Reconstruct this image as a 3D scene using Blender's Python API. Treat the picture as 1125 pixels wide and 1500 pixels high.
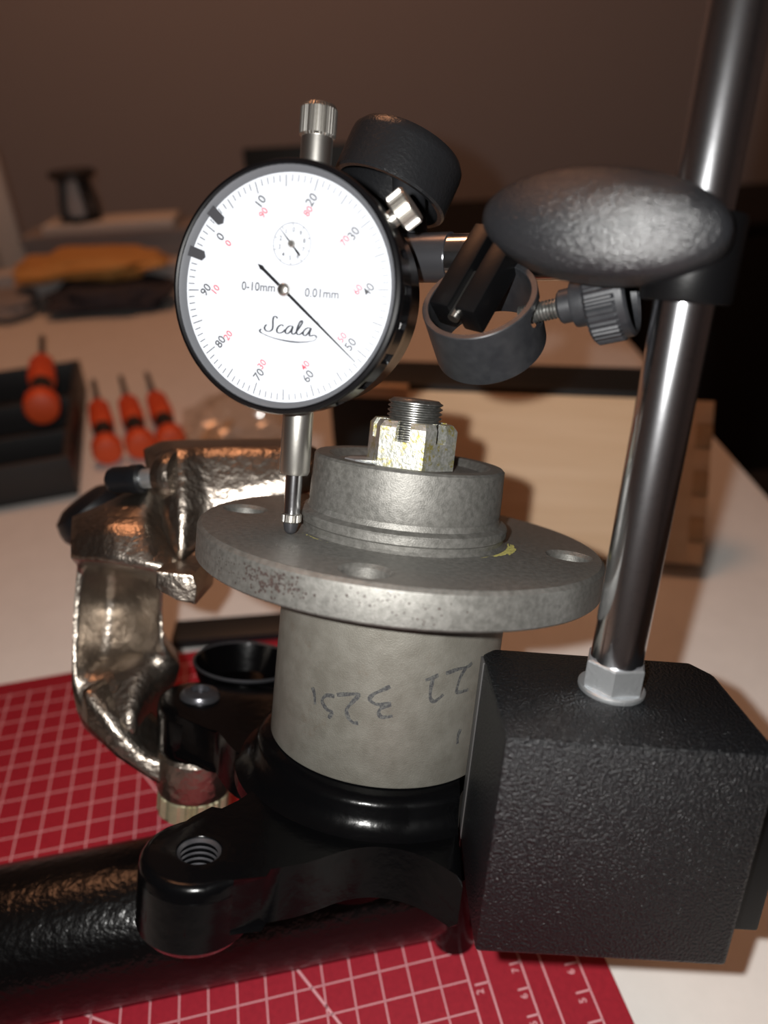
import bpy, bmesh, math, random
from mathutils import Vector, Matrix, noise
random.seed(7)
for o in list(bpy.data.objects): bpy.data.objects.remove(o)
SC = bpy.context.scene
COL = SC.collection
MM = 0.001
MATZ = 0.742                      # top of the cutting mat above the floor (m)
R = math.radians

# ------------------------------------------------------------------ camera, world, lights, exposure
def basis(o, X, Y, Z):
    """frame from an origin in mm (mat coordinates) and three axes"""
    m = Matrix((X, Y, Z)).transposed().to_4x4()
    m.translation = Vector((o[0]*MM, o[1]*MM, o[2]*MM + MATZ))
    return m
CAMR = ((0.9983, -0.0312, -0.0500), (0.0590, 0.5283, 0.8470), (0.0, -0.8485, 0.5292))
CAM = basis((0, 0, 283.2), *CAMR)
cd = bpy.data.cameras.new('camera'); cam = bpy.data.objects.new('camera', cd); COL.objects.link(cam)
cam.matrix_world = CAM
cd.sensor_fit = 'HORIZONTAL'; cd.sensor_width = 36.0; cd.lens = 36.0*1127/1125
cd.clip_start = 0.005; cd.clip_end = 30
cd.dof.use_dof = True; cd.dof.focus_distance = 0.200; cd.dof.aperture_fstop = 10.5
SC.camera = cam
w = bpy.data.worlds.new('world'); SC.world = w; w.use_nodes = True
w.node_tree.nodes['Background'].inputs[0].default_value = (0.10, 0.055, 0.035, 1)
w.node_tree.nodes['Background'].inputs[1].default_value = 0.15
fl = bpy.data.lights.new('flash', 'POINT'); fl.energy = 4.0; fl.shadow_soft_size = 0.0022; fl.color = (1.0, 0.985, 0.95)
flash = bpy.data.objects.new('flash', fl); COL.objects.link(flash)
flash.location = CAM @ Vector((-0.014, 0.007, 0.0))
al = bpy.data.lights.new('ceiling_light', 'AREA'); al.shape = 'DISK'; al.size = 0.5; al.energy = 5.5; al.color = (1.0, 0.42, 0.20)
alo = bpy.data.objects.new('ceiling_light', al); COL.objects.link(alo); alo.location = (-0.25, 0.95, 2.30)
SC.view_settings.view_transform = 'Standard'; SC.view_settings.look = 'None'
SC.view_settings.gamma = 1.0; SC.view_settings.use_curve_mapping = False
SC.view_settings.exposure = 0.0

# ------------------------------------------------------------------ materials
def mat(name, col, rough=0.5, metal=0.0, col2=None, nscale=200, ndetail=6, nlo=0.35, nhi=0.65, bump=0.0, bscale=500,
        bdist=0.0003, coat=0.0, stretch=None, spec=0.5, rvar=0.0, col3=None, n3=(60, 0.62, 0.7), emit=None):
    m = bpy.data.materials.new(name); m.use_nodes = True
    nt = m.node_tree; N = nt.nodes; L = nt.links; b = N['Principled BSDF']
    b.inputs['Base Color'].default_value = (*col, 1); b.inputs['Roughness'].default_value = rough
    b.inputs['Metallic'].default_value = metal; b.inputs['Coat Weight'].default_value = coat
    b.inputs['Specular IOR Level'].default_value = spec
    if emit: b.inputs['Emission Color'].default_value = (*emit[0], 1); b.inputs['Emission Strength'].default_value = emit[1]
    tc = N.new('ShaderNodeTexCoord'); src = tc.outputs['Object']
    if stretch:
        mp = N.new('ShaderNodeMapping'); mp.inputs['Scale'].default_value = stretch
        L.new(src, mp.inputs['Vector']); src = mp.outputs['Vector']
    if col2:
        n = N.new('ShaderNodeTexNoise'); n.inputs['Scale'].default_value = nscale; n.inputs['Detail'].default_value = ndetail
        n.inputs['Roughness'].default_value = 0.65
        L.new(src, n.inputs['Vector'])
        r = N.new('ShaderNodeValToRGB'); r.color_ramp.elements[0].position = nlo; r.color_ramp.elements[1].position = nhi
        r.color_ramp.elements[0].color = (*col, 1); r.color_ramp.elements[1].color = (*col2, 1)
        L.new(n.outputs['Fac'], r.inputs['Fac']); out = r.outputs['Color']
        if col3:
            n2 = N.new('ShaderNodeTexNoise'); n2.inputs['Scale'].default_value = n3[0]; n2.inputs['Detail'].default_value = 8
            n2.inputs['Roughness'].default_value = 0.75
            L.new(src, n2.inputs['Vector'])
            r2 = N.new('ShaderNodeValToRGB'); r2.color_ramp.elements[0].position = n3[1]; r2.color_ramp.elements[1].position = n3[2]
            L.new(n2.outputs['Fac'], r2.inputs['Fac'])
            mx = N.new('ShaderNodeMix'); mx.data_type = 'RGBA'
            L.new(r2.outputs['Color'], mx.inputs['Factor']); L.new(out, mx.inputs['A']); mx.inputs['B'].default_value = (*col3, 1)
            out = mx.outputs['Result']
        L.new(out, b.inputs['Base Color'])
        if rvar:
            mr = N.new('ShaderNodeMapRange'); mr.inputs['To Min'].default_value = rough - rvar; mr.inputs['To Max'].default_value = rough + rvar
            L.new(n.outputs['Fac'], mr.inputs['Value']); L.new(mr.outputs['Result'], b.inputs['Roughness'])
    if bump:
        n = N.new('ShaderNodeTexNoise'); n.inputs['Scale'].default_value = bscale; n.inputs['Detail'].default_value = 3
        L.new(src, n.inputs['Vector'])
        bp = N.new('ShaderNodeBump'); bp.inputs['Strength'].default_value = bump; bp.inputs['Distance'].default_value = bdist
        L.new(n.outputs['Fac'], bp.inputs['Height']); L.new(bp.outputs['Normal'], b.inputs['Normal'])
    return m

def clear_mat(name, gloss=0.06, tint=(1, 1, 1), rough=0.02):
    m = bpy.data.materials.new(name); m.use_nodes = True
    nt = m.node_tree; N = nt.nodes; L = nt.links; N.remove(N['Principled BSDF'])
    t = N.new('ShaderNodeBsdfTransparent'); t.inputs[0].default_value = (*tint, 1)
    g = N.new('ShaderNodeBsdfGlossy'); g.inputs['Roughness'].default_value = rough
    x = N.new('ShaderNodeMixShader'); x.inputs[0].default_value = gloss
    L.new(t.outputs[0], x.inputs[1]); L.new(g.outputs[0], x.inputs[2]); L.new(x.outputs[0], N['Material Output'].inputs[0])
    return m

M = {}
M['wall'] = mat('wall_paint', (0.42, 0.40, 0.42), 0.9, bump=0.1, bscale=300)
M['floor'] = mat('floor_wood', (0.10, 0.06, 0.04), 0.5, col2=(0.16, 0.10, 0.06), nscale=4, stretch=(1, 12, 1))
M['ceil'] = mat('ceiling_paint', (0.7, 0.66, 0.6), 0.9)
M['table'] = mat('table_laminate', (0.74, 0.72, 0.69), 0.55, col2=(0.78, 0.76, 0.73), nscale=60, bump=0.03, bscale=900)
M['tableleg'] = mat('table_leg_paint', (0.5, 0.48, 0.45), 0.5)
M['mat'] = mat('mat_red', (0.28, 0.010, 0.022), 0.6, col2=(0.34, 0.013, 0.027), nscale=500, bump=0.15, bscale=1800, spec=0.3)
M['matline'] = mat('mat_print', (0.72, 0.36, 0.39), 0.6)
M['steel'] = mat('hub_steel', (0.115, 0.112, 0.103), 0.52, 0.65, col2=(0.180, 0.175, 0.163), nscale=650, bump=0.6, bscale=2600, bdist=0.00012, rvar=0.06)
M['castgrey'] = mat('cast_grey', (0.135, 0.127, 0.108), 0.55, 0.4, col2=(0.18, 0.172, 0.150), nscale=160, bump=0.6, bscale=3000, bdist=0.00015,
                    col3=(0.10, 0.070, 0.045), n3=(45, 0.58, 0.78))
M['marker'] = mat('marker_ink', (0.022, 0.022, 0.024), 0.7, col2=(0.06, 0.06, 0.056), nscale=1500, nlo=0.45, nhi=0.6)
M['rust'] = mat('rust_specks', (0.012, 0.007, 0.006), 0.9, col2=(0.035, 0.018, 0.014), nscale=1500)
M['chalk'] = mat('yellow_grease', (0.55, 0.50, 0.13), 0.8, col2=(0.35, 0.31, 0.10), nscale=900)
M['zinc'] = mat('zinc_nut', (0.62, 0.62, 0.60), 0.38, 0.8, col2=(0.40, 0.41, 0.36), nscale=900, nlo=0.4, nhi=0.6, bump=0.5, bscale=1200,
                bdist=0.0002, col3=(0.42, 0.36, 0.07), n3=(260, 0.50, 0.60))
M['zincplain'] = mat('zinc_bright', (0.66, 0.68, 0.70), 0.36, 0.9, bump=0.35, bscale=900)
M['yzinc'] = mat('zinc_yellow', (0.50, 0.46, 0.30), 0.4, 0.8, col2=(0.40, 0.37, 0.25), nscale=400)
M['thread'] = mat('thread_steel', (0.30, 0.30, 0.29), 0.3, 0.9, col2=(0.16, 0.16, 0.15), nscale=700)
M['chrome'] = mat('chrome', (0.70, 0.71, 0.74), 0.17, 1.0, col2=(0.55, 0.56, 0.59), nscale=900, nlo=0.55, nhi=0.75, bump=0.06, bscale=700, bdist=0.0001)
M['nickel'] = mat('nickel', (0.66, 0.64, 0.60), 0.30, 1.0, bump=0.1, bscale=1200, bdist=0.0001)
M['blackgloss'] = mat('black_paint', (0.0012, 0.0012, 0.0014), 0.2, 0.0, bump=0.3, bscale=260, bdist=0.0004, spec=0.15)
M['wrinkle'] = mat('black_wrinkle', (0.0012, 0.0012, 0.0014), 0.24, 0.0, bump=0.6, bscale=420, bdist=0.0006, spec=0.35)
M['bezel'] = mat('bezel_black', (0.002, 0.002, 0.0025), 0.22, 0.0, spec=0.5)
M['basepaint'] = mat('base_hammer_paint', (0.0045, 0.0049, 0.0058), 0.32, 0.0, bump=1.0, bscale=1500, bdist=0.0008, spec=0.36,
                     stretch=(1, 1, 1))
M['basesmooth'] = mat('base_satin', (0.0022, 0.0022, 0.0025), 0.35, 0.0, spec=0.2, bump=0.1, bscale=1500, bdist=0.0002)
M['basedge'] = mat('base_edge', (0.05, 0.048, 0.048), 0.45, 0.1)
M['knob'] = mat('knob_plastic', (0.0085, 0.009, 0.0105), 0.29, 0.0, bump=0.9, bscale=1500, bdist=0.00035, spec=0.8)
M['knobfine'] = mat('knob_plastic_fine', (0.0095, 0.0098, 0.011), 0.33, 0.0, bump=0.4, bscale=900, bdist=0.0004, spec=0.5)
M['oxide'] = mat('dark_oxide', (0.016, 0.017, 0.020), 0.42, 0.3, col2=(0.026, 0.027, 0.030), nscale=300, bump=0.15, bscale=1200, bdist=0.0001)
M['darksteel'] = mat('dark_steel', (0.10, 0.10, 0.11), 0.3, 0.8)
M['bronze'] = mat('bronze_cast', (0.34, 0.295, 0.255), 0.34, 1.0, col2=(0.27, 0.235, 0.20), nscale=120, bump=0.6, bscale=360, bdist=0.0010)
M['rubber'] = mat('rubber', (0.004, 0.0048, 0.0065), 0.4)
M['face'] = mat('dial_white', (0.42, 0.44, 0.48), 0.6)
M['greyring'] = mat('dial_grey', (0.075, 0.078, 0.086), 0.5)
M['tab'] = mat('tolerance_tab', (0.028, 0.028, 0.032), 0.5)
M['ink'] = mat('dial_ink', (0.006, 0.008, 0.014), 0.6)
M['inkgrey'] = mat('dial_ink_fine', (0.02, 0.021, 0.026), 0.6)
M['inkred'] = mat('dial_ink_red', (0.36, 0.03, 0.055), 0.6)
M['hand'] = mat('hand_steel', (0.008, 0.008, 0.010), 0.4, 0.3)
M['lens'] = clear_mat('crystal', 0.02)
M['bag'] = clear_mat('clear_plastic', 0.10, (0.93, 0.91, 0.89), 0.12)
M['wood'] = mat('pine_wood', (0.80, 0.57, 0.37), 0.6, col2=(0.68, 0.45, 0.26), nscale=14, ndetail=4, nlo=0.30, nhi=0.75, stretch=(0.35, 4, 6), bump=0.05)
M['woodend'] = mat('pine_end', (0.55, 0.36, 0.20), 0.7, col2=(0.45, 0.28, 0.15), nscale=60)
M['foam'] = mat('black_foam', (0.012, 0.010, 0.010), 0.9)
M['blackcase'] = mat('black_case_plastic', (0.004, 0.007, 0.008), 0.5)
M['tray'] = mat('tray_black', (0.016, 0.014, 0.014), 0.5, bump=0.1)
M['orange'] = mat('orange_plastic', (0.72, 0.085, 0.020), 0.5)
M['black'] = mat('grip_black', (0.012, 0.011, 0.011), 0.55)
M['red'] = mat('red_plastic', (0.75, 0.03, 0.015), 0.3)
M['ochre'] = mat('padded_paper', (0.50, 0.24, 0.06), 0.7, col2=(0.60, 0.32, 0.10), nscale=12)
M['cloth'] = mat('dark_cloth', (0.028, 0.026, 0.034), 0.95, col2=(0.05, 0.045, 0.055), nscale=60)
M['greycloth'] = mat('grey_plastic', (0.24, 0.22, 0.22), 0.6)
M['paper'] = mat('paper_white', (0.50, 0.47, 0.46), 0.8)
M['slab'] = mat('slab_white', (0.60, 0.56, 0.52), 0.5)
M['lantern'] = mat('lantern_black', (0.012, 0.010, 0.010), 0.5)
M['chair'] = mat('chair_black', (0.008, 0.007, 0.007), 0.9)
M['lamp'] = mat('lamp_diffuser', (0.9, 0.8, 0.7), 0.5, emit=((1.0, 0.55, 0.3), 2.0))

# ------------------------------------------------------------------ mesh helpers (all in mm)
def new_obj(name, verts, faces, m, frame=None, parent=None, smooth=30, label=None, kind=None):
    me = bpy.data.meshes.new(name)
    me.from_pydata([(v[0]*MM, v[1]*MM, v[2]*MM) for v in verts], [], faces)
    return finish(name, me, m, frame, parent, smooth, label, kind)

FR = {}
def finish(name, me, m, frame, parent, smooth=30, label=None, kind=None):
    me.update()
    if m: me.materials.append(M[m])
    if smooth:
        me.polygons.foreach_set('use_smooth', [True]*len(me.polygons))
        try: me.set_sharp_from_angle(angle=R(smooth))
        except Exception: pass
    o = bpy.data.objects.new(name, me); COL.objects.link(o)
    f = frame or Matrix.Identity(4)
    if parent is not None:
        o.parent = parent; o.matrix_parent_inverse = FR[parent.name].inverted()
    o.matrix_basis = f; FR[o.name] = f
    if label: o['label'] = label
    if kind: o['kind'] = kind
    return o

def thing(name, label, cat, frame, group=None):
    o = bpy.data.objects.new(name, None); COL.objects.link(o); o.empty_display_size = 0.01
    o.matrix_basis = frame; FR[o.name] = frame
    o['label'] = label; o['category'] = cat
    if group: o['group'] = group
    return o

def tag(o, label, cat, group=None):
    o['label'] = label; o['category'] = cat
    if group: o['group'] = group
    return o

def from_bm(name, bm, m, frame=None, parent=None, smooth=30, label=None, kind=None):
    bmesh.ops.recalc_face_normals(bm, faces=bm.faces)
    for v in bm.verts: v.co *= MM
    me = bpy.data.meshes.new(name); bm.to_mesh(me); bm.free()
    return finish(name, me, m, frame, parent, smooth, label, kind)

def lathe(prof, seg=48, mod=None):
    """profile of (radius, height) turned about Z; mod(radius, angle, height) -> radius"""
    vs, fs = [], []
    rings = []
    for r, h in prof:
        if r < 1e-6:
            vs.append((0, 0, h)); rings.append([len(vs)-1])
        else:
            ids = []
            for k in range(seg):
                a = 2*math.pi*k/seg; rr = mod(r, a, h) if mod else r
                vs.append((rr*math.cos(a), rr*math.sin(a), h)); ids.append(len(vs)-1)
            rings.append(ids)
    for A, B in zip(rings, rings[1:]):
        if len(A) == 1 and len(B) == 1: continue
        for k in range(seg):
            k2 = (k+1) % seg
            if len(A) == 1: fs.append((A[0], B[k], B[k2]))
            elif len(B) == 1: fs.append((A[k], B[0], A[k2]))
            else: fs.append((A[k], B[k], B[k2], A[k2]))
    return vs, fs

def lathe_obj(name, prof, m, frame, parent=None, seg=48, mod=None, smooth=35, **kw):
    vs, fs = lathe(prof, seg, mod)
    bm = bmesh.new(); bv = [bm.verts.new(v) for v in vs]
    for f in fs:
        try: bm.faces.new([bv[i] for i in f])
        except ValueError: pass
    return from_bm(name, bm, m, frame, parent, smooth, **kw)

def bm_box(bm, x0, x1, y0, y1, z0, z1, bevel=0.0, seg=2, mtx=None):
    vs = [bm.verts.new(p) for p in ((x0,y0,z0),(x1,y0,z0),(x1,y1,z0),(x0,y1,z0),(x0,y0,z1),(x1,y0,z1),(x1,y1,z1),(x0,y1,z1))]
    fs = [bm.faces.new([vs[i] for i in f]) for f in ((0,3,2,1),(4,5,6,7),(0,1,5,4),(1,2,6,5),(2,3,7,6),(3,0,4,7))]
    if mtx:
        for v in vs: v.co = mtx @ v.co
    if bevel:
        es = list({e for f in fs for e in f.edges})
        bmesh.ops.bevel(bm, geom=es, offset=bevel, segments=seg, profile=0.6, affect='EDGES')

def box_obj(name, ext, m, frame=None, parent=None, bevel=0.5, seg=2, **kw):
    bm = bmesh.new(); bm_box(bm, *ext, bevel=bevel, seg=seg)
    return from_bm(name, bm, m, frame, parent, **kw)

def prism_bm(outline, z0, z1, bevel=0.0, seg=2):
    bm = bmesh.new()
    a = [bm.verts.new((x, y, z0)) for x, y in outline]; b = [bm.verts.new((x, y, z1)) for x, y in outline]
    n = len(a)
    f0 = bm.faces.new(a[::-1]); f1 = bm.faces.new(b)
    for i in range(n): bm.faces.new((a[i], a[(i+1) % n], b[(i+1) % n], b[i]))
    if bevel:
        es = list(set(f0.edges) | set(f1.edges))
        bmesh.ops.bevel(bm, geom=es, offset=bevel, segments=seg, profile=0.5, affect='EDGES')
    return bm

def tube_geo(pts, r, seg=10):
    """round tube along a 3D polyline; r may be a list"""
    pts = [Vector(p) for p in pts]; vs, fs = [], []
    n = len(pts); rs = r if isinstance(r, (list, tuple)) else [r]*n
    up = Vector((0.123, 0.456, 0.88)).normalized()
    for i, p in enumerate(pts):
        d = (pts[min(i+1, n-1)] - pts[max(i-1, 0)]).normalized()
        a = d.cross(up).normalized(); b = d.cross(a)
        for k in range(seg):
            t = 2*math.pi*k/seg; vs.append(p + (a*math.cos(t) + b*math.sin(t))*rs[i])
    for i in range(n-1):
        for k in range(seg):
            k2 = (k+1) % seg; fs.append((i*seg+k, i*seg+k2, (i+1)*seg+k2, (i+1)*seg+k))
    fs.append(tuple(range(seg))[::-1]); fs.append(tuple((n-1)*seg+k for k in range(seg)))
    return vs, fs

def frame_at(o, z, xhint=(1, 0, 0)):
    """frame at a mat-coordinate point with the given Z axis"""
    z = Vector(z).normalized(); x = Vector(xhint); x = (x - z*x.dot(z)).normalized(); y = z.cross(x)
    return basis(o, x, y, z)

def boolean(o, cutters, op='DIFFERENCE', smooth=35):
    for c in cutters:
        md = o.modifiers.new('b', 'BOOLEAN'); md.object = c; md.operation = op; md.solver = 'EXACT'
    dg = bpy.context.evaluated_depsgraph_get(); dg.update()
    me = bpy.data.meshes.new_from_object(o.evaluated_get(dg))
    o.modifiers.clear(); old = o.data; o.data = me; bpy.data.meshes.remove(old)
    me.polygons.foreach_set('use_smooth', [True]*len(me.polygons)); me.set_sharp_from_angle(angle=R(smooth))
    for c in cutters: bpy.data.objects.remove(c)

def ribbon(pts, w, close=False):
    """flat ribbon polygons in 2D along a polyline"""
    vs, fs = [], []
    n = len(pts)
    for i, p in enumerate(pts):
        a = pts[(i-1) % n] if (close or i > 0) else pts[i]; b = pts[(i+1) % n] if (close or i < n-1) else pts[i]
        dx, dy = b[0]-a[0], b[1]-a[1]; l = math.hypot(dx, dy) or 1
        ww = w[i] if isinstance(w, (list, tuple)) else w
        nx, ny = -dy/l*ww/2, dx/l*ww/2
        vs += [(p[0]+nx, p[1]+ny), (p[0]-nx, p[1]-ny)]
    m = n if close else n-1
    for i in range(m):
        j = (i+1) % n; fs.append((2*i, 2*i+1, 2*j+1, 2*j))
    return vs, fs

def smooth_line(pts, k=6):
    out = []
    n = len(pts)
    for i in range(n-1):
        p0 = pts[max(i-1, 0)]; p1 = pts[i]; p2 = pts[i+1]; p3 = pts[min(i+2, n-1)]
        for j in range(k):
            t = j/k
            out.append(tuple(0.5*((2*b) + (-a+c)*t + (2*a-5*b+4*c-d)*t*t + (-a+3*b-3*c+d)*t**3) for a, b, c, d in zip(p0, p1, p2, p3)))
    out.append(tuple(pts[-1])); return out

class Flat:
    """collects flat print (2D polygons) at a given height, one mesh"""
    def __init__(s, z): s.v, s.f, s.z = [], [], z
    def add(s, vs, fs, fn=None):
        b = len(s.v)
        for p in vs:
            q = fn(p) if fn else p
            s.v.append((q[0], q[1], s.z) if len(q) == 2 else q)
        s.f += [tuple(b+i for i in f) for f in fs]
    def line(s, a, b, w): s.add(*ribbon([a, b], w))
    def text(s, body, x, y, size, rot=0.0, ax='CENTER', sx=1.0):
        c = bpy.data.curves.new('t', 'FONT'); c.body = body; c.size = size; c.align_x = ax; c.align_y = 'CENTER'; c.resolution_u = 3; c.offset = size*0.010
        o = bpy.data.objects.new('t', c); me = bpy.data.meshes.new_from_object(o)
        ca, sa = math.cos(rot), math.sin(rot)
        s.add([(x + ca*v.co.x*sx - sa*v.co.y, y + sa*v.co.x*sx + ca*v.co.y) for v in me.vertices], [tuple(p.vertices) for p in me.polygons])
        bpy.data.objects.remove(o); bpy.data.meshes.remove(me); bpy.data.curves.remove(c)
    def build(s, name, m, frame, parent, **kw): return new_obj(name, s.v, s.f, m, frame, parent, smooth=0, **kw)

# ------------------------------------------------------------------ the room
ID = Matrix.Identity(4)
def room_box(name, ext, m):
    o = box_obj(name, [e*1000 for e in ext], m, ID, None, bevel=0); o['kind'] = 'structure'; return o
room_box('floor', (-2.6, 2.6, -1.9, 2.05, -0.05, 0.0), 'floor')
room_box('wall_back', (-2.6, 2.6, 1.95, 2.05, 0.0, 2.5), 'wall')
room_box('wall_left', (-2.6, -2.5, -1.8, 1.95, 0.0, 2.5), 'wall')
room_box('wall_right', (2.5, 2.6, -1.8, 1.95, 0.0, 2.5), 'wall')
room_box('wall_front', (-2.6, 2.6, -1.9, -1.8, 0.0, 2.5), 'wall')
room_box('ceiling', (-2.6, 2.6, -1.9, 2.05, 2.5, 2.55), 'ceil')
t = thing('ceiling_lamp', 'round white ceiling lamp over the table', 'lamp', Matrix.Translation((-0.25, 0.95, 2.5)))
f = FR[t.name]
lathe_obj('lamp_canopy', [(0, 0), (255, 0), (262, -20), (258, -60), (240, -70), (0, -60)], 'ceil', f, t)
lathe_obj('diffuser', [(0, -71), (238, -71), (225, -95), (150, -118), (0, -128)], 'lamp', f, t)

# table
t = thing('dining_table', 'large cream topped table carrying everything in view', 'table', Matrix.Translation((-0.36, 0.38, 0)))
TX0, TX1, TY0, TY1 = -1000, 264, -420, 1190
def rrect(x0, x1, y0, y1, r, k=6):
    pts = []
    for cx, cy, a0 in ((x1-r, y0+r, -90), (x1-r, y1-r, 0), (x0+r, y1-r, 90), (x0+r, y0+r, 180)):
        for i in range(k+1):
            a = R(a0 + 90*i/k); pts.append((cx+r*math.cos(a), cy+r*math.sin(a)))
    return pts
from_bm('tabletop', prism_bm(rrect(TX0, TX1, TY0, TY1, 45), 715, 740, 3), 'table', ID, t)
from_bm('apron', prism_bm(rrect(TX0+90, TX1-90, TY0+90, TY1-90, 5), 630, 715), 'tableleg', ID, t)
for lx in (TX0+100, TX1-100):
    for ly in (TY0+100, TY1-100):
        box_obj('leg', (lx-32, lx+32, ly-32, ly+32, 0, 715), 'tableleg', ID, t, bevel=4)

# ------------------------------------------------------------------ cutting mat
YAW = R(9.97)
U = Vector((math.cos(YAW), math.sin(YAW), 0)); V = Vector((-math.sin(YAW), math.cos(YAW), 0))
go = U*(-45.94) + V*145.576
MATF = basis((go.x, go.y, 0), U, V, Vector((0, 0, 1)))        # mat frame: node (0,0) of the printed grid, mm
t = thing('cutting_mat', 'red cutting mat with a pale printed grid under the suspension arm', 'mat', MATF)
X1, Y1, X0, Y0 = 139.3, 190.0, -175.0, -255.0
from_bm('mat_sheet', prism_bm(rrect(X0, X1, Y0, Y1, 6), -2.0, 0, 0.3), 'mat', MATF, t)
F = Flat(0.06)
for i in range(-13, 10): F.line((i*10, -215), (i*10, 181.5), 0.46 if i < 9 else 0.6)
for j in range(-21, 19): F.line((-130, j*10), (90, j*10), 0.44)
for a, b in (((-68, 180), (110, -128)),): F.line(a, (90, a[1]-(90-a[0])*1.733), 0.8)
F.line((-130, 60), (90, -67), 0.7)
for x, wd in ((96.7, 0.6), (109.7, 0.6), (116.8, 0.6), (129.7, 0.6)): F.line((x, -230), (x, 184), wd)
for k in range(-8, 8):
    y = -12.1 - 25.4*(k) ; F.line((91.6, y), (96.7, y), 0.6); 
for k in range(-10, 22): F.line((105.6, -17.0 + 8.8*k), (109.7, -17.0 + 8.8*k), 0.6)
for k in range(-10, 22): F.line((124.5, -22.5 + 9.7*k), (129.7, -22.5 + 9.7*k), 0.6)
F.build('grid_lines', 'matline', MATF, t)
F = Flat(0.07)
rt = R(90)
for k in range(0, 4): F.text(str(2+k), 92.9, -14.6 + 25.4*k, 3.6, rt)
for k in range(-5, 9): 
    if 6+k > 0: F.text(str(6+k), 107.1, -19.4 + 8.8*k, 3.4, rt)
for k in range(-4, 9): F.text(str(5+k), 125.9, -25.2 + 9.7*k, 3.6, rt)
F.build('ruler_numerals', 'matline', MATF, t)

# ------------------------------------------------------------------ wheel hub (hub frame: Z = hub axis, 0 = flange face)
HUB = basis((4.574, 179.405, 164.576), (0.98605, -0.08807, -0.14121), (0.03090, 0.93064, -0.36464), (0.16353, 0.35519, 0.92038))
t = thing('wheel_hub', 'grey machined wheel hub with a four-hole flange and marker writing on its barrel', 'wheel hub', HUB)
fl_ = lathe_obj('flange', [(0, 18.4), (20.3, 18.4), (21.6, 20.0), (22.2, 20.4), (25.5, 20.4), (26.1, 19.8), (26.3, 14), (26.4, 8.2), (26.2, 7.2),
     (26.7, 5.8), (28.5, 5.0), (28.8, 4.5), (28.8, 2.7), (28.3, 2.2), (28.1, 1.0), (28.7, 0.25), (29.6, 0), (54.5, 0), (55.5, -0.9),
     (55.6, -1.2), (55.6, -8.7), (55.0, -9.3), (0, -9.3)], 'steel', HUB, t, seg=160)
cut = []
for a in (-100, -10, 80, 170):
    c = HUB @ Matrix.Translation((46.1*MM*math.cos(R(a)), 46.1*MM*math.sin(R(a)), 0))
    cut.append(lathe_obj('cut', [(0, -14), (5.5, -14), (5.5, -0.9), (6.4, 0.0), (8, 1.6), (0, 1.6)], 'steel', c, None, seg=40))
boolean(fl_, cut, smooth=28)
lathe_obj('barrel', [(0, -9.5), (27, -9.5), (27, -10.6), (31.2, -10.6), (31.6, -11.0), (31.6, -59.6), (31.2, -60.2), (0, -60.2)], 'castgrey', HUB, t, seg=96)
pr = [(0, 36.8), (6.2, 36.8), (6.8, 36.3)]
h = 36.0
while h > 25: pr += [(7.45, h), (7.45, h-0.25), (6.75, h-0.65), (6.75, h-0.85)]; h -= 1.25
pr += [(6.75, 20), (0, 20)]
lathe_obj('threaded_stud', pr, 'thread', HUB, t, seg=48, smooth=20)
# castellated nut
bm = bmesh.new()
rc = 12.3; ap = rc*math.cos(R(30)); cor = [R(-75.4+60*k) for k in range(6)]
def ring_prism(bm, outer, inner, z0, z1):
    vo0 = [bm.verts.new((*p, z0)) for p in outer]; vo1 = [bm.verts.new((*p, z1)) for p in outer]
    vi0 = [bm.verts.new((*p, z0)) for p in inner]; vi1 = [bm.verts.new((*p, z1)) for p in inner]
    n = len(outer)
    for i in range(n):
        j = (i+1) % n
        bm.faces.new((vo0[i], vo0[j], vo1[j], vo1[i])); bm.faces.new((vi0[j], vi0[i], vi1[i], vi1[j]))
        bm.faces.new((vo1[i], vo1[j], vi1[j], vi1[i])); bm.faces.new((vo0[j], vo0[i], vi0[i], vi0[j]))
hexo = [(rc*math.cos(a), rc*math.sin(a)) for a in cor]; hexi = [(6.7*math.cos(a), 6.7*math.sin(a)) for a in cor]
ring_prism(bm, hexo, hexi, 18.7, 25.8)
for k in range(6):
    a = cor[k]; c = Vector((math.cos(a), math.sin(a)))*rc
    n1 = Vector((math.cos(a-R(30)), math.sin(a-R(30)))); n2 = Vector((math.cos(a+R(30)), math.sin(a+R(30))))
    t1 = Vector((-n1.y, n1.x)); t2 = Vector((-n2.y, n2.x)); sw = 1.9
    poly = [n1*ap + t1*sw, c, n2*ap - t2*sw, n2*7.4 - t2*sw, n1*7.4 + t1*sw]
    lo = [bm.verts.new((p.x, p.y, 25.8)) for p in poly]; hi = [bm.verts.new((p.x, p.y, 29.4)) for p in poly]
    s = 0.93
    poly2 = [p*s if i in (0, 1, 2) else p for i, p in enumerate(poly)]; poly2[1] = poly[1]*0.89
    top = [bm.verts.new((p.x, p.y, 30.9)) for p in poly2]
    for A, B in ((lo, hi), (hi, top)):
        for i in range(5): bm.faces.new((A[i], A[(i+1) % 5], B[(i+1) % 5], B[i]))
    bm.faces.new(top)
nut = from_bm('castle_nut', bm, 'zinc', HUB, t, smooth=20)
nut['label'] = 'castellated zinc nut smeared with yellow grease'
# tab washer in the recess
bm = prism_bm([(-17.5, -4.5), (-14.5, -7.0), (-9, -4), (-9, 3), (-13, 2), (-16.5, -1.5)], 18.45, 19.6, 0.2)
from_bm('tab_washer', bm, 'zincplain', HUB, t)
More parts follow.
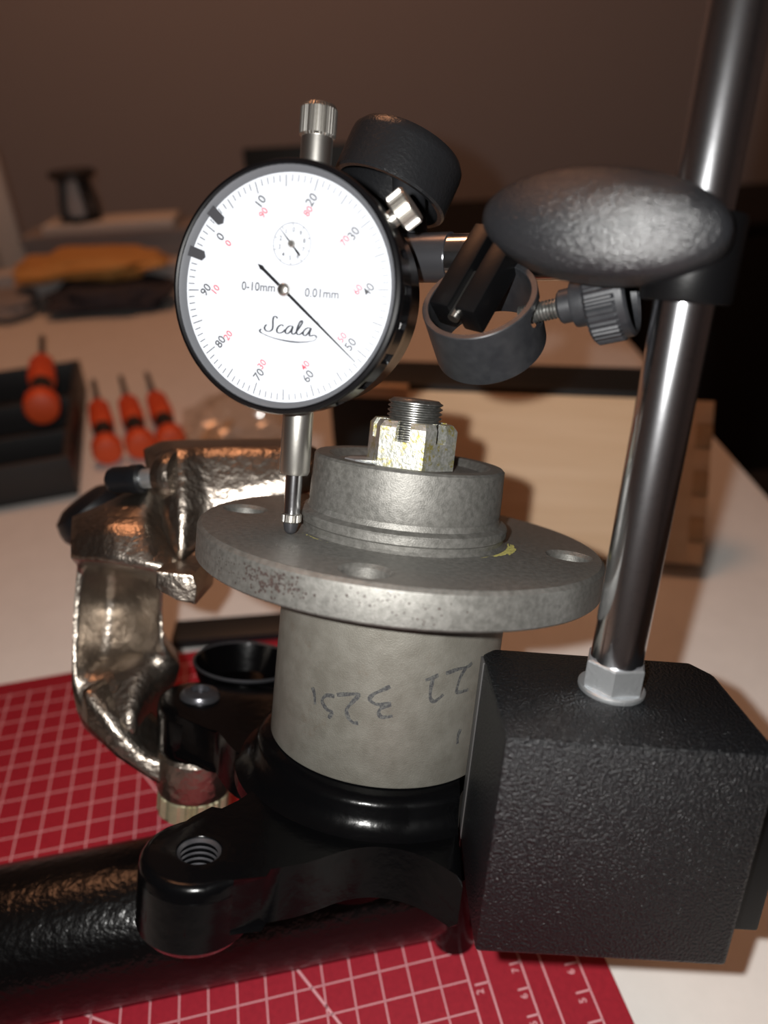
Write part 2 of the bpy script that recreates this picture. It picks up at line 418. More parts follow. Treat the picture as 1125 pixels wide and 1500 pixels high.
# marker writing on the barrel
HAND = [
 [(-126.6,-37.7),(-125.0,-39.2),(-124.0,-41.9)],
 [(-114.0,-37.9),(-118.3,-38.4),(-120.2,-40.3),(-117.1,-42.0),(-114.4,-42.2),(-115.4,-43.7),(-115.8,-44.2)],
 [(-112.8,-37.3),(-107.6,-36.4),(-102.3,-35.8),(-104.9,-38.1),(-107.3,-40.4),(-106.1,-42.5),(-103.5,-43.5),(-101.3,-43.3)],
 [(-88.7,-32.5),(-91.8,-33.6),(-95.6,-35.0),(-97.2,-36.6),(-93.6,-37.6),(-87.4,-37.0)],
 [(-87.4,-37.2),(-91.3,-38.3),(-92.5,-39.7),(-90.8,-40.8),(-86.1,-40.2)],
 [(-66.8,-29.2),(-70.3,-30.0),(-73.0,-30.4)],
 [(-69.4,-30.2),(-69.8,-32.6),(-69.5,-35.2),(-67.2,-36.2),(-62.9,-34.6)],
 [(-63.1,-28.9),(-56.9,-28.2),(-51.0,-28.0),(-48.0,-27.2)],
 [(-51.9,-28.3),(-54.4,-30.4),(-55.8,-33.8),(-54.1,-34.6),(-48.3,-34.5)],
 [(-49.8,-45.3),(-50.9,-47.0),(-50.7,-49.3)]]
F = Flat(0)
def on_cyl(p, r=31.64):
    a = p[0]/31.64; return (r*math.cos(a), r*math.sin(a), p[1])
for l in HAND:
    pts = smooth_line([(R(a)*31.64, hh) for a, hh in l], 5)
    F.add(*ribbon(pts, [0.95 + 0.2*math.sin(i*0.6) for i in range(len(pts))]), fn=on_cyl)
F.build('marker_writing', 'marker', HUB, t, label='faded upside-down marker numbers')
# rust specks on the flange rim and grease patches
def specks(name, m, fn, n, spread, size, parent, seed):
    rnd = random.Random(seed); vs, fs = [], []
    for _ in range(n):
        a = rnd.gauss(0, 1)*spread[0]; b = rnd.gauss(0, 1)*spread[1]; s = size*rnd.uniform(0.4, 1.3)
        k = rnd.randint(5, 7); base = len(vs); ph = rnd.random()*6
        for i in range(k):
            q = ph + 2*math.pi*i/k; rr = s*rnd.uniform(0.5, 1.2); vs.append(fn(a+rr*math.cos(q), b+rr*math.sin(q)))
        fs.append(tuple(range(base, base+k)))
    return new_obj(name, vs, fs, m, HUB, parent, smooth=0, kind='stuff')
def rim(ang, hh):
    def fn(a, b):
        q = R(ang) + a/55.62; return (55.62*math.cos(q), 55.62*math.sin(q), max(-8.5, min(-1.4, hh+b)))
    return fn
specks('rust_specks', 'rust', rim(-121, -4.2), 190, (4.4, 1.5), 0.36, fl_, 1)
specks('rust_specks', 'rust', rim(-92, -4.5), 70, (7, 1.8), 0.22, fl_, 2)
specks('rust_specks', 'rust', rim(-134, -4.5), 40, (5, 1.6), 0.22, fl_, 5)
def face_fn(r0, ang):
    def fn(a, b):
        rr = max(29.3, r0 + b); q = R(ang) + a/rr; return (rr*math.cos(q), rr*math.sin(q), 0.03)
    return fn
F = Flat(0.04); rnd = random.Random(4)
for k in range(8):
    r0 = 29.4 + 0.34*k; a0 = -44 + rnd.uniform(-6, 6) + 3.0*k; a1 = -4 + rnd.uniform(-4, 4) - 0.6*k
    pts = [((r0+0.12*math.sin(q*2.1+k))*math.cos(R(a0+(a1-a0)*q/12)), (r0+0.12*math.sin(q*2.1+k))*math.sin(R(a0+(a1-a0)*q/12))) for q in range(13)]
    F.add(*ribbon(pts, [0.30+0.16*rnd.random() for _ in pts]))
F.build('grease_strokes', 'chalk', HUB, fl_)
specks('grease_smear', 'chalk', face_fn(29.6, -140), 40, (2.2, 0.3), 0.25, fl_, 4)

# ------------------------------------------------------------------ suspension arm: casting plate with lugs, collar, tube
t = thing('suspension_arm', 'black painted suspension arm with lugged casting and thick tube on the red mat', 'car part', HUB)
def arc(c, r, a0, a1, k=10):
    return [(c[0]+r*math.cos(R(a0+(a1-a0)*i/k)), c[1]+r*math.sin(R(a0+(a1-a0)*i/k))) for i in range(k+1)]
L1 = (-39.7, -49.7); L2 = (-60.0, 30.0)
outl = arc(L1, 13.5, 112, 318, 14) + smooth_line([(-24.0, -54.5), (-14.4, -50.0), (-5, -43.5), (3.5, -41), (13, -43), (22.2, -50.0)], 4)
outl += [(22.2, -36), (22.0, -20), (23.0, -10), (33, -4), (36, 8), (32, 24), (18, 38), (-4, 44), (-30, 44)]
outl += arc(L2, 13.5, 75, 262, 12) + smooth_line([(-50, 10), (-42, -2), (-33, -9.5), (-31, -17), (-34, -26), (-39.5, -33.6)], 4)
pl = from_bm('lug_plate', prism_bm(outl, -84, -70, 2.2, 3), 'blackgloss', HUB, t, smooth=40)
cut = [lathe_obj('cut', [(0, -99), (4.7, -99), (4.7, -71), (5.6, -69.6), (0, -69.6)], 'blackgloss', HUB @ Matrix.Translation((L1[0]*MM, L1[1]*MM, 0)), None, seg=32)]
boolean(pl, cut, smooth=40)
pr = []
h = -70.2
while h > -83: pr += [(5.1, h), (5.1, h-0.2), (4.35, h-0.75), (4.35, h-0.95)]; h -= 1.5
lathe_obj('tapped_hole_thread', pr, 'darksteel', HUB @ Matrix.Translation((L1[0]*MM, L1[1]*MM, 0)), t, seg=32, smooth=20)
cl_ = lathe_obj('collar', [(30.5, -60.4), (32.6, -61.2), (34.6, -62.3), (35.3, -63.6), (35.6, -66), (37.6, -69), (41, -70.6), (41, -74), (30, -74), (30.5, -60.4)], 'blackgloss', HUB, t, seg=72)
lathe_obj('lower_boss', [(0, -83), (18, -83), (17, -92), (15, -118), (0, -118)], 'blackgloss', HUB @ Matrix.Translation((-0.005, 0.014, 0)), t, seg=48)
boolean(cl_, [box_obj('cut', (22.2, 70, -90, -7, -95, -55), 'blackgloss', HUB, None, bevel=0)])
# the front lug is deeper than the plate
lathe_obj('lug_boss', [(5, -74), (13.55, -74), (13.5, -86.6), (12.0, -88.6), (5, -88.8)], 'blackgloss', HUB @ Matrix.Translation((L1[0]*MM, L1[1]*MM, 0)), t, seg=40)
lathe_obj('lug_boss', [(0, -74), (13.55, -74), (13.4, -86.0), (12, -88.2), (0, -88.2)], 'blackgloss', HUB @ Matrix.Translation((L2[0]*MM, L2[1]*MM, 0)), t, seg=40)
# socket screw in the rear lug
sc = lathe_obj('socket_screw', [(0, -70), (6.6, -70), (6.6, -69.4), (5.9, -68.2), (3.6, -67.2), (3.3, -67.2), (3.0, -69.0), (0, -69.0)], 'darksteel', HUB @ Matrix.Translation((L2[0]*MM, L2[1]*MM, 0)), t, seg=32)
# cup behind the lug
lathe_obj('cup', [(0, -73), (13, -73), (17.2, -66), (18.4, -63.4), (19.2, -63.2), (19.3, -64.2), (16, -73), (13, -80), (0, -80)], 'blackgloss', HUB @ Matrix.Translation((-51*MM, 62*MM, -0.0055)), t, seg=56)
lathe_obj('cup_rim', [(18.3, -63.5), (18.9, -62.9), (19.5, -63.5), (19.2, -64.2), (18.4, -63.9), (18.3, -63.5)], 'darksteel', HUB @ Matrix.Translation((-51*MM, 62*MM, -0.0055)), t, seg=56)
# thick tube lying on the mat
ya = R(8.66); TD = Vector((math.cos(ya), math.sin(ya), 0))
TF = frame_at((0, 170.1, 25.6), TD, (0, 0, 1))
lathe_obj('tube', [(0, -420), (24.6, -420), (25.4, -418), (25.5, -300), (25.5, 4), (24.4, 9.5), (20.5, 13), (0, 14)], 'wrinkle', TF, t, seg=72)
lathe_obj('stub_foot', [(0, 0.2), (6.5, 0.2), (8, 2), (8.4, 12), (8.4, 38), (7, 44), (0, 46)], 'blackgloss', basis((16.5, 157, 0), (1,0,0), (0,1,0), (0,0,1)), t, seg=32)

# ------------------------------------------------------------------ brake caliper (bronze casting)
t = thing('brake_caliper', 'shiny bronze cast brake caliper bolted beside the hub flange', 'brake caliper', HUB)
CALROWS = [
 [(-112.3,47.1,-17.4),(-101.4,47.8,-11.6),(-92.8,52.0,-5.8),(-85.5,54.8,3.8)],
 [(-106.2,32.1,-21.8),(-92.3,28.6,-15.0),(-81.1,31.4,-14.3),(-78.2,43.6,-17.2)],
 [(-104.7,28.9,-26.8),(-89.5,22.4,-24.8),(-76.3,21.7,-25.8),(-66.3,22.9,-26.6)],
 [(-107.9,42.3,-33.0),(-100.5,56.5,-36.9),(-86.3,50.6,-36.2),(-77.3,40.7,-35.9)],
 [(-107.6,39.8,-44.9),(-103.5,62.8,-52.9),(-88.5,54.2,-49.7),(-77.9,43.4,-47.6)],
 [(-106.3,36.7,-62.0),(-101.4,52.4,-69.3),(-86.7,48.5,-64.3),(-76.6,42.7,-58.4)],
 [(-104.9,33.6,-73.0),(-98.8,39.3,-69.7),(-83.6,39.8,-66.9),(-71.6,49.0,-68.8)],
 [(-102.0,32.0,-81.8),(-91.3,28.1,-80.0),(-80.8,24.3,-79.9),(-77.7,50.2,-90.7)],
 [(-102.2,39.0,-91.2),(-86.8,30.1,-95.5),(-79.7,32.9,-101.3),(-77.4,50.1,-104.7)]]
def relief(name, rows, depth, m, crease, parent, tdir=(0.5, 0.8660254, 0)):
    bm = bmesh.new(); nr, nc = len(rows), len(rows[0])
    G = [[bm.verts.new(p) for p in r] for r in rows]
    B = [[bm.verts.new(Vector(p) + Vector(tdir)*depth) for p in r] for r in rows]
    for i in range(nr-1):
        for j in range(nc-1):
            bm.faces.new((G[i][j], G[i+1][j], G[i+1][j+1], G[i][j+1])); bm.faces.new((B[i][j], B[i][j+1], B[i+1][j+1], B[i+1][j]))
    loop = [(0, j) for j in range(nc)] + [(i, nc-1) for i in range(1, nr)] + [(nr-1, j) for j in range(nc-2, -1, -1)] + [(i, 0) for i in range(nr-2, 0, -1)]
    for k in range(len(loop)):
        a, b = loop[k], loop[(k+1) % len(loop)]
        bm.faces.new((G[a[0]][a[1]], G[b[0]][b[1]], B[b[0]][b[1]], B[a[0]][a[1]]))
    cl = bm.edges.layers.float.new('crease_edge')
    for e in bm.edges: e[cl] = crease
    o = from_bm(name, bm, m, HUB, parent, smooth=180)
    s = o.modifiers.new('sub', 'SUBSURF'); s.levels = 2; s.render_levels = 2
    return o
relief('caliper_body', CALROWS, 34, 'bronze', 0.78, t, (-0.29, 0.93, -0.2))
ARM = [
 [(-83.1,46.4,6.0),(-74.9,34.8,-16.2)],
 [(-75.8,44.5,10.2),(-68.9,29.0,-25.6)],
 [(-68.4,49.5,11.0),(-63.7,38.7,-20.5)],
 [(-45.9,53.8,13.2),(-43.0,45.2,-5.4)],
 [(-30.3,57.5,14.5),(-28.2,49.4,0.3)]]
rows = [[], [], []]
for a, b in ARM:
    a, b = Vector(a), Vector(b)
    rows[0].append(a); rows[1].append((a+b)/2 + Vector((1.5, -2.5, 0))); rows[2].append(b)
relief('caliper_arm', rows, 26, 'bronze', 0.5, t, (-0.5, 0.85, 0))
# lip below the block, above the gap
bm = prism_bm([(-73, 0), (-61.5, 0), (-60.0, -4), (-60.2, -9.5), (-66, -8.5), (-73, -6)], 0, 24, 1.0)
hk = from_bm('caliper_lip', bm, 'bronze', HUB @ Matrix.Translation((0, 0.016, -0.0240)) @ Matrix.Rotation(R(90), 4, 'X') @ Matrix.Rotation(0, 4, 'Z') @ Matrix.Translation((0, 0, -0.024)), t)
# mounting boss and bolt under the rear lug
BF = HUB @ Matrix.Translation((L2[0]*MM, L2[1]*MM, 0))
lathe_obj('mounting_boss', [(0, -88.4), (11.6, -88.4), (12.6, -89.6), (12.6, -101.5), (11.8, -103.2), (0, -103.2)], 'bronze', BF, t, seg=48)
relief('mounting_arm', [[(-99, 27, -70), (-88, 23, -78), (-76, 23, -90), (-64, 24, -91.5)], [(-99, 27, -83), (-85, 22, -91), (-72, 21.5, -98), (-62, 22, -102)]], 18, 'bronze', 0.5, t, (0.3, 0.95, 0))
lathe_obj('mounting_bolt', [(0, -103.3), (11.2, -103.3), (11.6, -104.2), (11.6, -110.5), (10.6, -111.6), (0, -111.6)], 'yzinc', BF, t, seg=96,
          mod=lambda r, a, h: r*(1+0.03*math.copysign(1, math.sin(48*a))) if r > 11 else r, smooth=15)
# guide pin with rubber boot
P0 = Vector((-78, 44.5, 0.6)); P1 = Vector((-101, 49.6, -4.0)); d = (P0-P1).normalized()
hv = lambda p: HUB @ (Vector(p)*MM)
PF = HUB @ (Matrix.Translation(P1*MM) @ d.to_track_quat('Z', 'Y').to_matrix().to_4x4())
lathe_obj('guide_pin', [(0, 10), (3.0, 10), (3.4, 11), (3.4, 20), (4.0, 20.5), (4.0, 26), (0, 26)], 'zincplain', PF, t, seg=32)
lathe_obj('rubber_boot', [(0, 0), (2.6, 0.2), (4.0, 1.3), (4.6, 3), (4.6, 9), (4.9, 9.6), (4.9, 13), (4.2, 13.8), (0, 14)], 'rubber', PF, t, seg=32)
lathe_obj('pin_lug', [(0, 19.5), (6.0, 19.5), (7.4, 21), (8.6, 25), (8.0, 27), (0, 27.5)], 'bronze', PF, t, seg=32)
# round rubber cap at the back of the caliper
cf = HUB @ Matrix.Translation((-0.123, 0.094, -0.0265)) @ Matrix.Rotation(R(-40), 4, 'Y') @ Matrix.Rotation(R(12), 4, 'X')
lathe_obj('dust_cap', [(0, 8), (9, 7.4), (13.5, 5), (15, 1), (15.4, -2), (14, -6), (10, -16), (0, -16)], 'rubber', cf, t, seg=40)

# ------------------------------------------------------------------ dial indicator (frame: X right, Y plunger axis up, Z out of the face; origin = contact point)
DF = basis((-24.4, 165.4, 175.1), (0.9393, -0.3427, -0.0151), (0.1469, 0.3620, 0.9205), (-0.3100, -0.8669, 0.3904))
t = thing('dial_indicator', 'round white faced dial indicator with black bezel resting its tip on the flange', 'dial indicator', DF)
PLG = DF @ Matrix.Rotation(R(-90), 4, 'X')             # lathe axis Z along the plunger
def knurl(n, amp, r0):
    return lambda r, a, h: r*(1 + amp*(1 if math.sin(n*a) > 0 else -1)) if r > r0 else r
lathe_obj('contact_tip', [(0, 0.05), (0.7, 0.12), (1.3, 0.5), (1.6, 1.0), (2.05, 3.1), (0, 3.1)], 'darksteel', PLG, t, seg=32)
lathe_obj('tip_collar', [(0, 3.1), (2.2, 3.1), (2.5, 3.4), (2.5, 5.2), (2.2, 5.5), (0, 5.5)], 'nickel', PLG, t, seg=96, mod=knurl(24, 0.03, 2.3), smooth=12)
lathe_obj('spindle', [(0, 5.5), (2.1, 5.5), (2.1, 20), (0, 20)], 'chrome', PLG, t, seg=32)
lathe_obj('stem', [(2.1, 15.6), (3.5, 15.6), (3.85, 16.4), (3.85, 34), (0, 34)], 'nickel', PLG, t, seg=40)
lathe_obj('top_neck', [(0, 85), (3.75, 85), (3.75, 95.4), (0, 95.4)], 'nickel', PLG, t, seg=40)
lathe_obj('lift_cap', [(0, 95.2), (3.9, 95.2), (4.25, 95.7), (4.25, 101.4), (3.8, 102.3), (3.0, 102.6), (0, 102.6)], 'nickel', PLG, t, seg=144, mod=knurl(36, 0.022, 4.0), smooth=12)
CX = 0.5
FF = DF @ Matrix.Translation((CX*MM, 59.1*MM, 0))        # dial centre, Z out of the face
lathe_obj('case', [(0, -9.5), (22, -9.5), (25.2, -8.6), (26.2, -6.5), (26.2, 6.2), (27.0, 6.4), (27.0, 8), (0, 8)], 'bezel', FF, t, seg=96)
def notch(r, a, h):
    return r*(0.968 if (math.sin(22*a) > 0.55 and 6.8 < h < 12.6) else 1.0)
bz = lathe_obj('bezel', [(25.0, 5.8), (27.4, 6.0), (27.8, 6.7), (27.8, 7.2), (27.8, 9.5), (27.8, 12.4), (27.8, 12.9), (28.0, 13.4), (28.0, 14.4), (27.7, 15.2), (27.0, 15.5), (26.55, 15.3), (26.4, 14.9)],
          'bezel', FF, t, seg=264, mod=notch, smooth=22)
lathe_obj('inner_ring', [(26.45, 15.0), (25.25, 13.75), (25.15, 13.4)], 'greyring', FF, t, seg=96)
fc = lathe_obj('dial_plate', [(0, 13.55), (25.4, 13.55), (25.4, 13.0), (0, 13.0)], 'face', FF, t, seg=96)
A0 = -57.2
def pol(r, deg): return (r*math.sin(R(deg)), r*math.cos(R(deg)))
F = Flat(13.58)
for k in range(100):
    a = A0 + 3.6*k
    r1 = 22.0 if k % 10 == 0 else (22.2 if k % 5 == 0 else 23.2)
    F.line(pol(r1, a), pol(24.7, a), 0.21 if k % 5 == 0 else 0.185)
F.build('scale_ticks', 'inkgrey', FF, fc)
F = Flat(13.58); G = Flat(13.58)
gr = R(-A0)
for k in range(10):
    a = A0 + 36*k
    F.text(str(10*k), *pol(20.1, a), 2.9, gr, sx=0.92)
    G.text(str((100-10*k) % 100), *pol(17.6, a), 2.35, gr, sx=0.92)
F.text('0-10mm', -6.6, 0.25, 2.75, 0, sx=0.93); F.text('0.01mm', 9.1, -0.35, 2.75, 0, sx=0.93)
F.build('black_numerals', 'inkgrey', FF, fc); G.build('red_numerals', 'inkred', FF, fc)
SCALA = [
 [(-0.78,-6.40),(-1.27,-5.99),(-1.76,-6.12),(-1.94,-6.84),(-1.86,-8.06),(-1.98,-8.88),(-2.64,-9.37),(-3.44,-9.35),(-3.94,-8.81),(-3.75,-8.19),(-3.35,-7.95)],
 [(0.81,-7.98),(0.34,-7.74),(-0.33,-8.05),(-0.80,-8.80),(-0.69,-9.40),(-0.10,-9.60),(0.67,-9.30),(1.20,-8.76)],
 [(3.06,-7.82),(2.27,-7.88),(1.53,-8.53),(1.36,-9.35),(1.94,-9.58),(2.68,-8.86),(3.13,-7.92),(2.91,-8.94),(3.07,-9.54),(3.63,-9.50),(4.56,-8.32),(5.35,-6.96),(5.20,-6.47),(4.68,-7.01),(4.16,-8.45),(4.18,-9.36),(4.76,-9.62),(5.30,-9.28),(5.72,-8.94)],
 [(7.54,-7.97),(6.76,-7.97),(5.92,-8.63),(5.76,-9.45),(6.34,-9.71),(7.06,-8.95),(7.61,-8.01),(7.34,-9.03),(7.46,-9.73),(8.43,-9.45),(9.02,-9.81),(8.84,-10.43),(7.88,-10.84),(5.89,-11.19),(3.65,-11.32),(0.92,-11.15),(-1.39,-10.83),(-3.49,-10.31),(-4.80,-9.79),(-5.13,-9.40),(-4.74,-9.01)]]
F = Flat(13.58)
for l in SCALA:
    pts = smooth_line([(x-CX, y) for x, y in l], 7); wd = []
    for i, p in enumerate(pts):
        q = pts[min(i+1, len(pts)-1)]; o_ = pts[max(i-1, 0)]
        dx, dy = q[0]-o_[0], q[1]-o_[1]; v_ = abs(dy)/(math.hypot(dx, dy)+1e-9)
        wd.append(0.20 + 0.28*v_ if p[1] > -9.9 else 0.17 + 0.22*max(0, 1-abs(p[0]-2.5)/5))
    F.add(*ribbon(pts, wd))
F.add(*ribbon([(9.28-CX+0.5*math.cos(i*0.3927), -6.74+0.5*math.sin(i*0.3927)) for i in range(16)], 0.08, True)); F.text('R', 9.28-CX, -6.74, 0.7)
F.build('brand_lettering', 'ink', FF, fc)
# small revolution counter
F = Flat(13.58); sx, sy = 1.05, 10.0
F.add(*ribbon([(sx+4.55*math.cos(i*2*math.pi/48), sy+4.55*math.sin(i*2*math.pi/48)) for i in range(48)], 0.13, True))
for k in range(10):
    p = pol(4.55, 36*k); q = pol(3.85, 36*k); F.line((sx+p[0], sy+p[1]), (sx+q[0], sy+q[1]), 0.13)
    p = pol(3.05, -36*k+4); F.text(str(k), sx+p[0], sy+p[1], 1.45, 0, sx=0.9)
F.build('counter_scale', 'inkgrey', FF, fc)
F = Flat(14.0)
def hand(F, cx, cy, deg, pts):
    ca, sa = math.cos(R(deg)), math.sin(R(deg))
    F.add([(cx + x*ca + y*sa, cy - x*sa + y*ca) for x, y in pts], [tuple(range(len(pts)))])
hand(F, sx, sy, -43, [(-0.13, -3.4), (0.13, -3.4), (0.28, -2.9), (0.16, -0.4), (0.16, 1), (0.05, 4.2), (-0.05, 4.2), (-0.16, 1), (-0.16, -0.4), (-0.28, -2.9)])
F.build('counter_hand', 'hand', FF, t)
lathe_obj('counter_pivot', [(0, 14.4), (0.55, 14.4), (0.85, 14.1), (0.95, 13.6)], 'nickel', FF @ Matrix.Translation((sx*MM, sy*MM, 0)), t, seg=24)
F = Flat(14.3)
hand(F, 0, 0, 128.3, [(-0.52, -7.4), (0, -8.6), (0.52, -7.4), (0.36, -6.6), (0.36, 0), (0.34, 6), (0.24, 14), (0.10, 23.6), (-0.10, 23.6), (-0.24, 14), (-0.34, 6), (-0.36, 0), (-0.36, -6.6)])
F.build('main_hand', 'hand', FF, t)
lathe_obj('main_pivot', [(0, 15.0), (0.9, 15.0), (1.35, 14.7), (1.6, 14.2), (1.6, 13.6)], 'nickel', FF, t, seg=32)
for ang in (-49.5, -73.0):
    p = [pol(25.6, ang-2.6), pol(25.6, ang+2.6), pol(22.0, ang+3.0), pol(21.2, ang), pol(21.9, ang-2.8)]
    from_bm('tolerance_tab', prism_bm(p, 14.1, 14.5), 'tab', FF, t, smooth=0)
lathe_obj('crystal', [(0, 15.35), (15, 15.3), (26.4, 14.95)], 'lens', FF, t, seg=64)
# bezel lock screw
rad = Vector((math.sin(R(51)), math.cos(R(51)), 0))
LF = FF @ Matrix.Translation((rad.x*0.0268, rad.y*0.0268, 0.006)) @ rad.to_track_quat('Z', 'Y').to_matrix().to_4x4()
lathe_obj('lock_screw', [(0, 0), (2.0, 0), (2.0, 2.2), (4.0, 2.2), (4.3, 2.6), (4.3, 6.0), (3.9, 6.5), (0, 6.5)], 'nickel', LF, t, seg=216, mod=knurl(54, 0.025, 4.1), smooth=12)
box_obj('back_lug', (-3, 3, -7, 7, -20, -9.4), 'bezel', FF, t, bevel=1)

# ------------------------------------------------------------------ magnetic stand
BX = Vector((0.9904, -0.0438, -0.1312)); BY = Vector((0.1380, 0.2527, 0.9577)); BZ = Vector((-0.0088, -0.9666, 0.2562))
BX.normalize(); BZ = BX.cross(BY).normalized(); BY = BZ.cross(BX)
FOOT = Vector((50.8, 129.8, 149.6))
BF_ = basis(FOOT, BX, -BZ, BY)                          # X right, Y away, Z up the column
t = thing('magnetic_stand', 'black magnetic base stand with chrome column and clamped arm beside the hub', 'magnetic stand', BF_)
W0, W1, D0, D1 = -28.6, 29.4, -23.25, 17.0
outl = [(W0, D0), (W1, D0), (W1, D1-6), (W1-4, D1), (W0+3.4, D1), (W0, D1-3.4)]
bm = prism_bm(outl, -56.0, 0.0)
bmesh.ops.bevel(bm, geom=bm.edges[:], offset=1.0, segments=2, profile=0.5, affect='EDGES')
from_bm('base_block', bm, 'basepaint', BF_, t, smooth=40)
box_obj('pole_strip', (W0-0.35, W0+0.6, D1-7.5, D1-3.6, -55.2, -0.6), 'basedge', BF_, t, bevel=0.2)
bm = bmesh.new(); bm_box(bm, W1-0.5, W1+11.5, -14, 16, -54.5, -14, 0.8); from_bm('pole_plate', bm, 'basesmooth', BF_, t)
lathe_obj('washer', [(5.5, 0), (7.6, 0), (7.75, 0.3), (7.75, 1.0), (7.4, 1.3), (5.5, 1.3)], 'zincplain', BF_, t, seg=48)
hexr = [(7.25*math.cos(R(60*k+12)), 7.25*math.sin(R(60*k+12))) for k in range(6)]
from_bm('column_nut', prism_bm(hexr, 1.2, 8.0, 0.5), 'zincplain', BF_, t, smooth=20)
lathe_obj('column', [(0, 0.5), (5.95, 0.5), (5.95, 190), (5.2, 191), (0, 191)], 'chrome', BF_, t, seg=64)
# clamp on the column
lathe_obj('clamp_sleeve', [(5.9, 88), (8.6, 88), (9, 88.6), (9, 104), (8.5, 105), (5.9, 105)], 'basesmooth', BF_, t, seg=48)
K1 = frame_at((43.9, 153.1, 250.9), (-0.4492, -0.7437, 0.4951), (0.8529, -0.5219, -0.0101))
kn = lathe_obj('clamp_knob', [(0, 4.6), (6, 4.35), (12, 3.4), (17, 1.9), (20.5, 0.2), (22.0, -1.0), (22.5, -2.2), (22.5, -8.5), (22.0, -9.3), (20.4, -9.3), (20, -4), (0, -3)], 'knob', K1 @ Matrix.Diagonal((1.08, 0.47, 1.0, 1.0)), t, seg=96)
vs, fs = tube_geo([(8, 0, -3), (8, 0, -13)], 5, 24)
new_obj('knob_shank', vs, fs, 'oxide', K1, t)
pK = K1 @ Vector((0.008, 0, -0.010)); pS = BF_ @ Vector((0, 0, 0.095))
def seg_tube(name, a, b, r, m, parent, seg=24):
    a = Vector(a)*1000; b = Vector(b)*1000
    vs, fs = tube_geo([a, b], r, seg); return new_obj(name, vs, fs, m, ID, parent)
seg_tube('clamp_bridge', pK, pS, 6.0, 'oxide', t)
w_ = lambda p: Vector((p[0]*MM, p[1]*MM, p[2]*MM + MATZ))
armL, armR = w_((10.9, 211.5, 231.2)), w_((74.0, 178.4, 236.6))
seg_tube('cross_arm', armL, armR, 5.9, 'chrome', t, 40)
seg_tube('arm_clamp', armR - (armR-armL).normalized()*0.012, armR + (armR-armL).normalized()*0.008, 8.2, 'oxide', t, 32)
seg_tube('arm_joint', armR, pS, 6.5, 'oxide', t)
# dial-holder at the arm's far end
seg_tube('arm_end', armL - (armR-armL).normalized()*0.006, armL + (armR-armL).normalized()*0.012, 6.4, 'darksteel', t, 32)
K2 = frame_at((8.6, 232.0, 247.2), (0.4598, 0.4550, 0.7626))
lathe_obj('holder_knob', [(0, 10.8), (13, 10.8), (15.4, 10.2), (16.5, 8.6), (16.7, 7), (16.7, -4), (16.2, -4.6), (15, -4.6), (14.6, 6), (0, 6.5)], 'knobfine', K2, t, seg=64)
seg_tube('holder_post', K2 @ Vector((0, 0, 0.008)), armL + Vector((0.001, 0.004, -0.002)), 4.5, 'oxide', t)
seg_tube('dial_bracket', FF @ Vector((0, 0, -0.0262)), armL + Vector((0, 0.002, 0)), 4.0, 'oxide', t)
# loose ring clamp with thumb screw
RAX = Vector((-0.2575, -0.3384, 0.9050)).normalized()
RF = frame_at((25.7, 179.6, 227.2), RAX)
SD = Vector((0.8346, -0.4187, 0.3579)).normalized(); SD = (SD - RAX*SD.dot(RAX)*0.3).normalized()
rg = lathe_obj('ring_clamp', [(12.9, 2.2), (13.6, 2.2), (13.75, 2.0), (13.75, -12.6), (13.5, -12.9), (12.4, -12.9), (12.2, -12.6), (12.2, 2.0), (12.35, 2.2), (12.9, 2.2)], 'oxide', RF, t, seg=72)
RC = RF @ Vector((0, 0, -0.006))
cut = lathe_obj('cut', [(0, 5), (3.2, 5), (3.2, 30), (0, 30)], 'oxide', Matrix.Translation(RC) @ SD.to_track_quat('Z', 'Y').to_matrix().to_4x4() @ Matrix.Diagonal((2.0, 1.0, 1.0, 1.0)), None, seg=32)
boolean(rg, [cut])
SF = Matrix.Translation(RC) @ SD.to_track_quat('Z', 'Y').to_matrix().to_4x4()
pr = [(0, 9)]; h = 9.0
while h < 20: pr += [(2.35, h), (2.35, h+0.2), (2.0, h+0.45), (2.0, h+0.6)]; h += 0.8
pr += [(2.0, 24), (0, 24)]
lathe_obj('thumb_screw_thread', pr, 'thread', SF, t, seg=28, smooth=15)
lathe_obj('thumb_screw_collar', [(0, 18.5), (3.4, 18.5), (3.9, 19), (3.9, 21.5), (5.2, 21.9), (5.4, 22.5), (5.4, 26), (0, 26)], 'oxide', SF, t, seg=36)
ts = lathe_obj('thumb_screw_head', [(0, 25.8), (9.4, 25.8), (10.1, 26.5), (10.1, 32.1), (9.7, 32.7), (9.7, 34.2), (9.1, 34.8), (8.6, 34.8), (8.3, 34.2), (8.3, 27.9), (0, 27.7)], 'oxide', SF, t, seg=168,
               mod=lambda r, a, h: r*(1+0.02*(1 if math.sin(42*a) > 0 else -1)) if (r > 9.1 and h < 32.5) else r, smooth=14)
# two black jaw plates inside the ring
a, b = Vector((20.2, 177.0, 224.9)), Vector((33.2, 191.5, 239.5)); dj = (b-a).normalized()
JF = frame_at((a+b)/2, dj, (0.85, -0.45, 0.1))
for s in (-4.6, 2.6):
    bm = bmesh.new(); bm_box(bm, s-2.6, s+2.8, -4.2, 4.2, -12, 12, 0.7); from_bm('jaw_plate', bm, 'basesmooth', JF, t)
lathe_obj('jaw_pin', [(0, -13), (1.4, -13), (1.4, 0), (0, 0)], 'nickel', JF @ Matrix.Translation((-0.0008, -0.001, 0)), t, seg=20)
seg_tube('jaw_post', b*MM + Vector((0, 0, MATZ)), b*MM + Vector((0.006, 0.004, MATZ + 0.004)), 3.4, 'oxide', t)

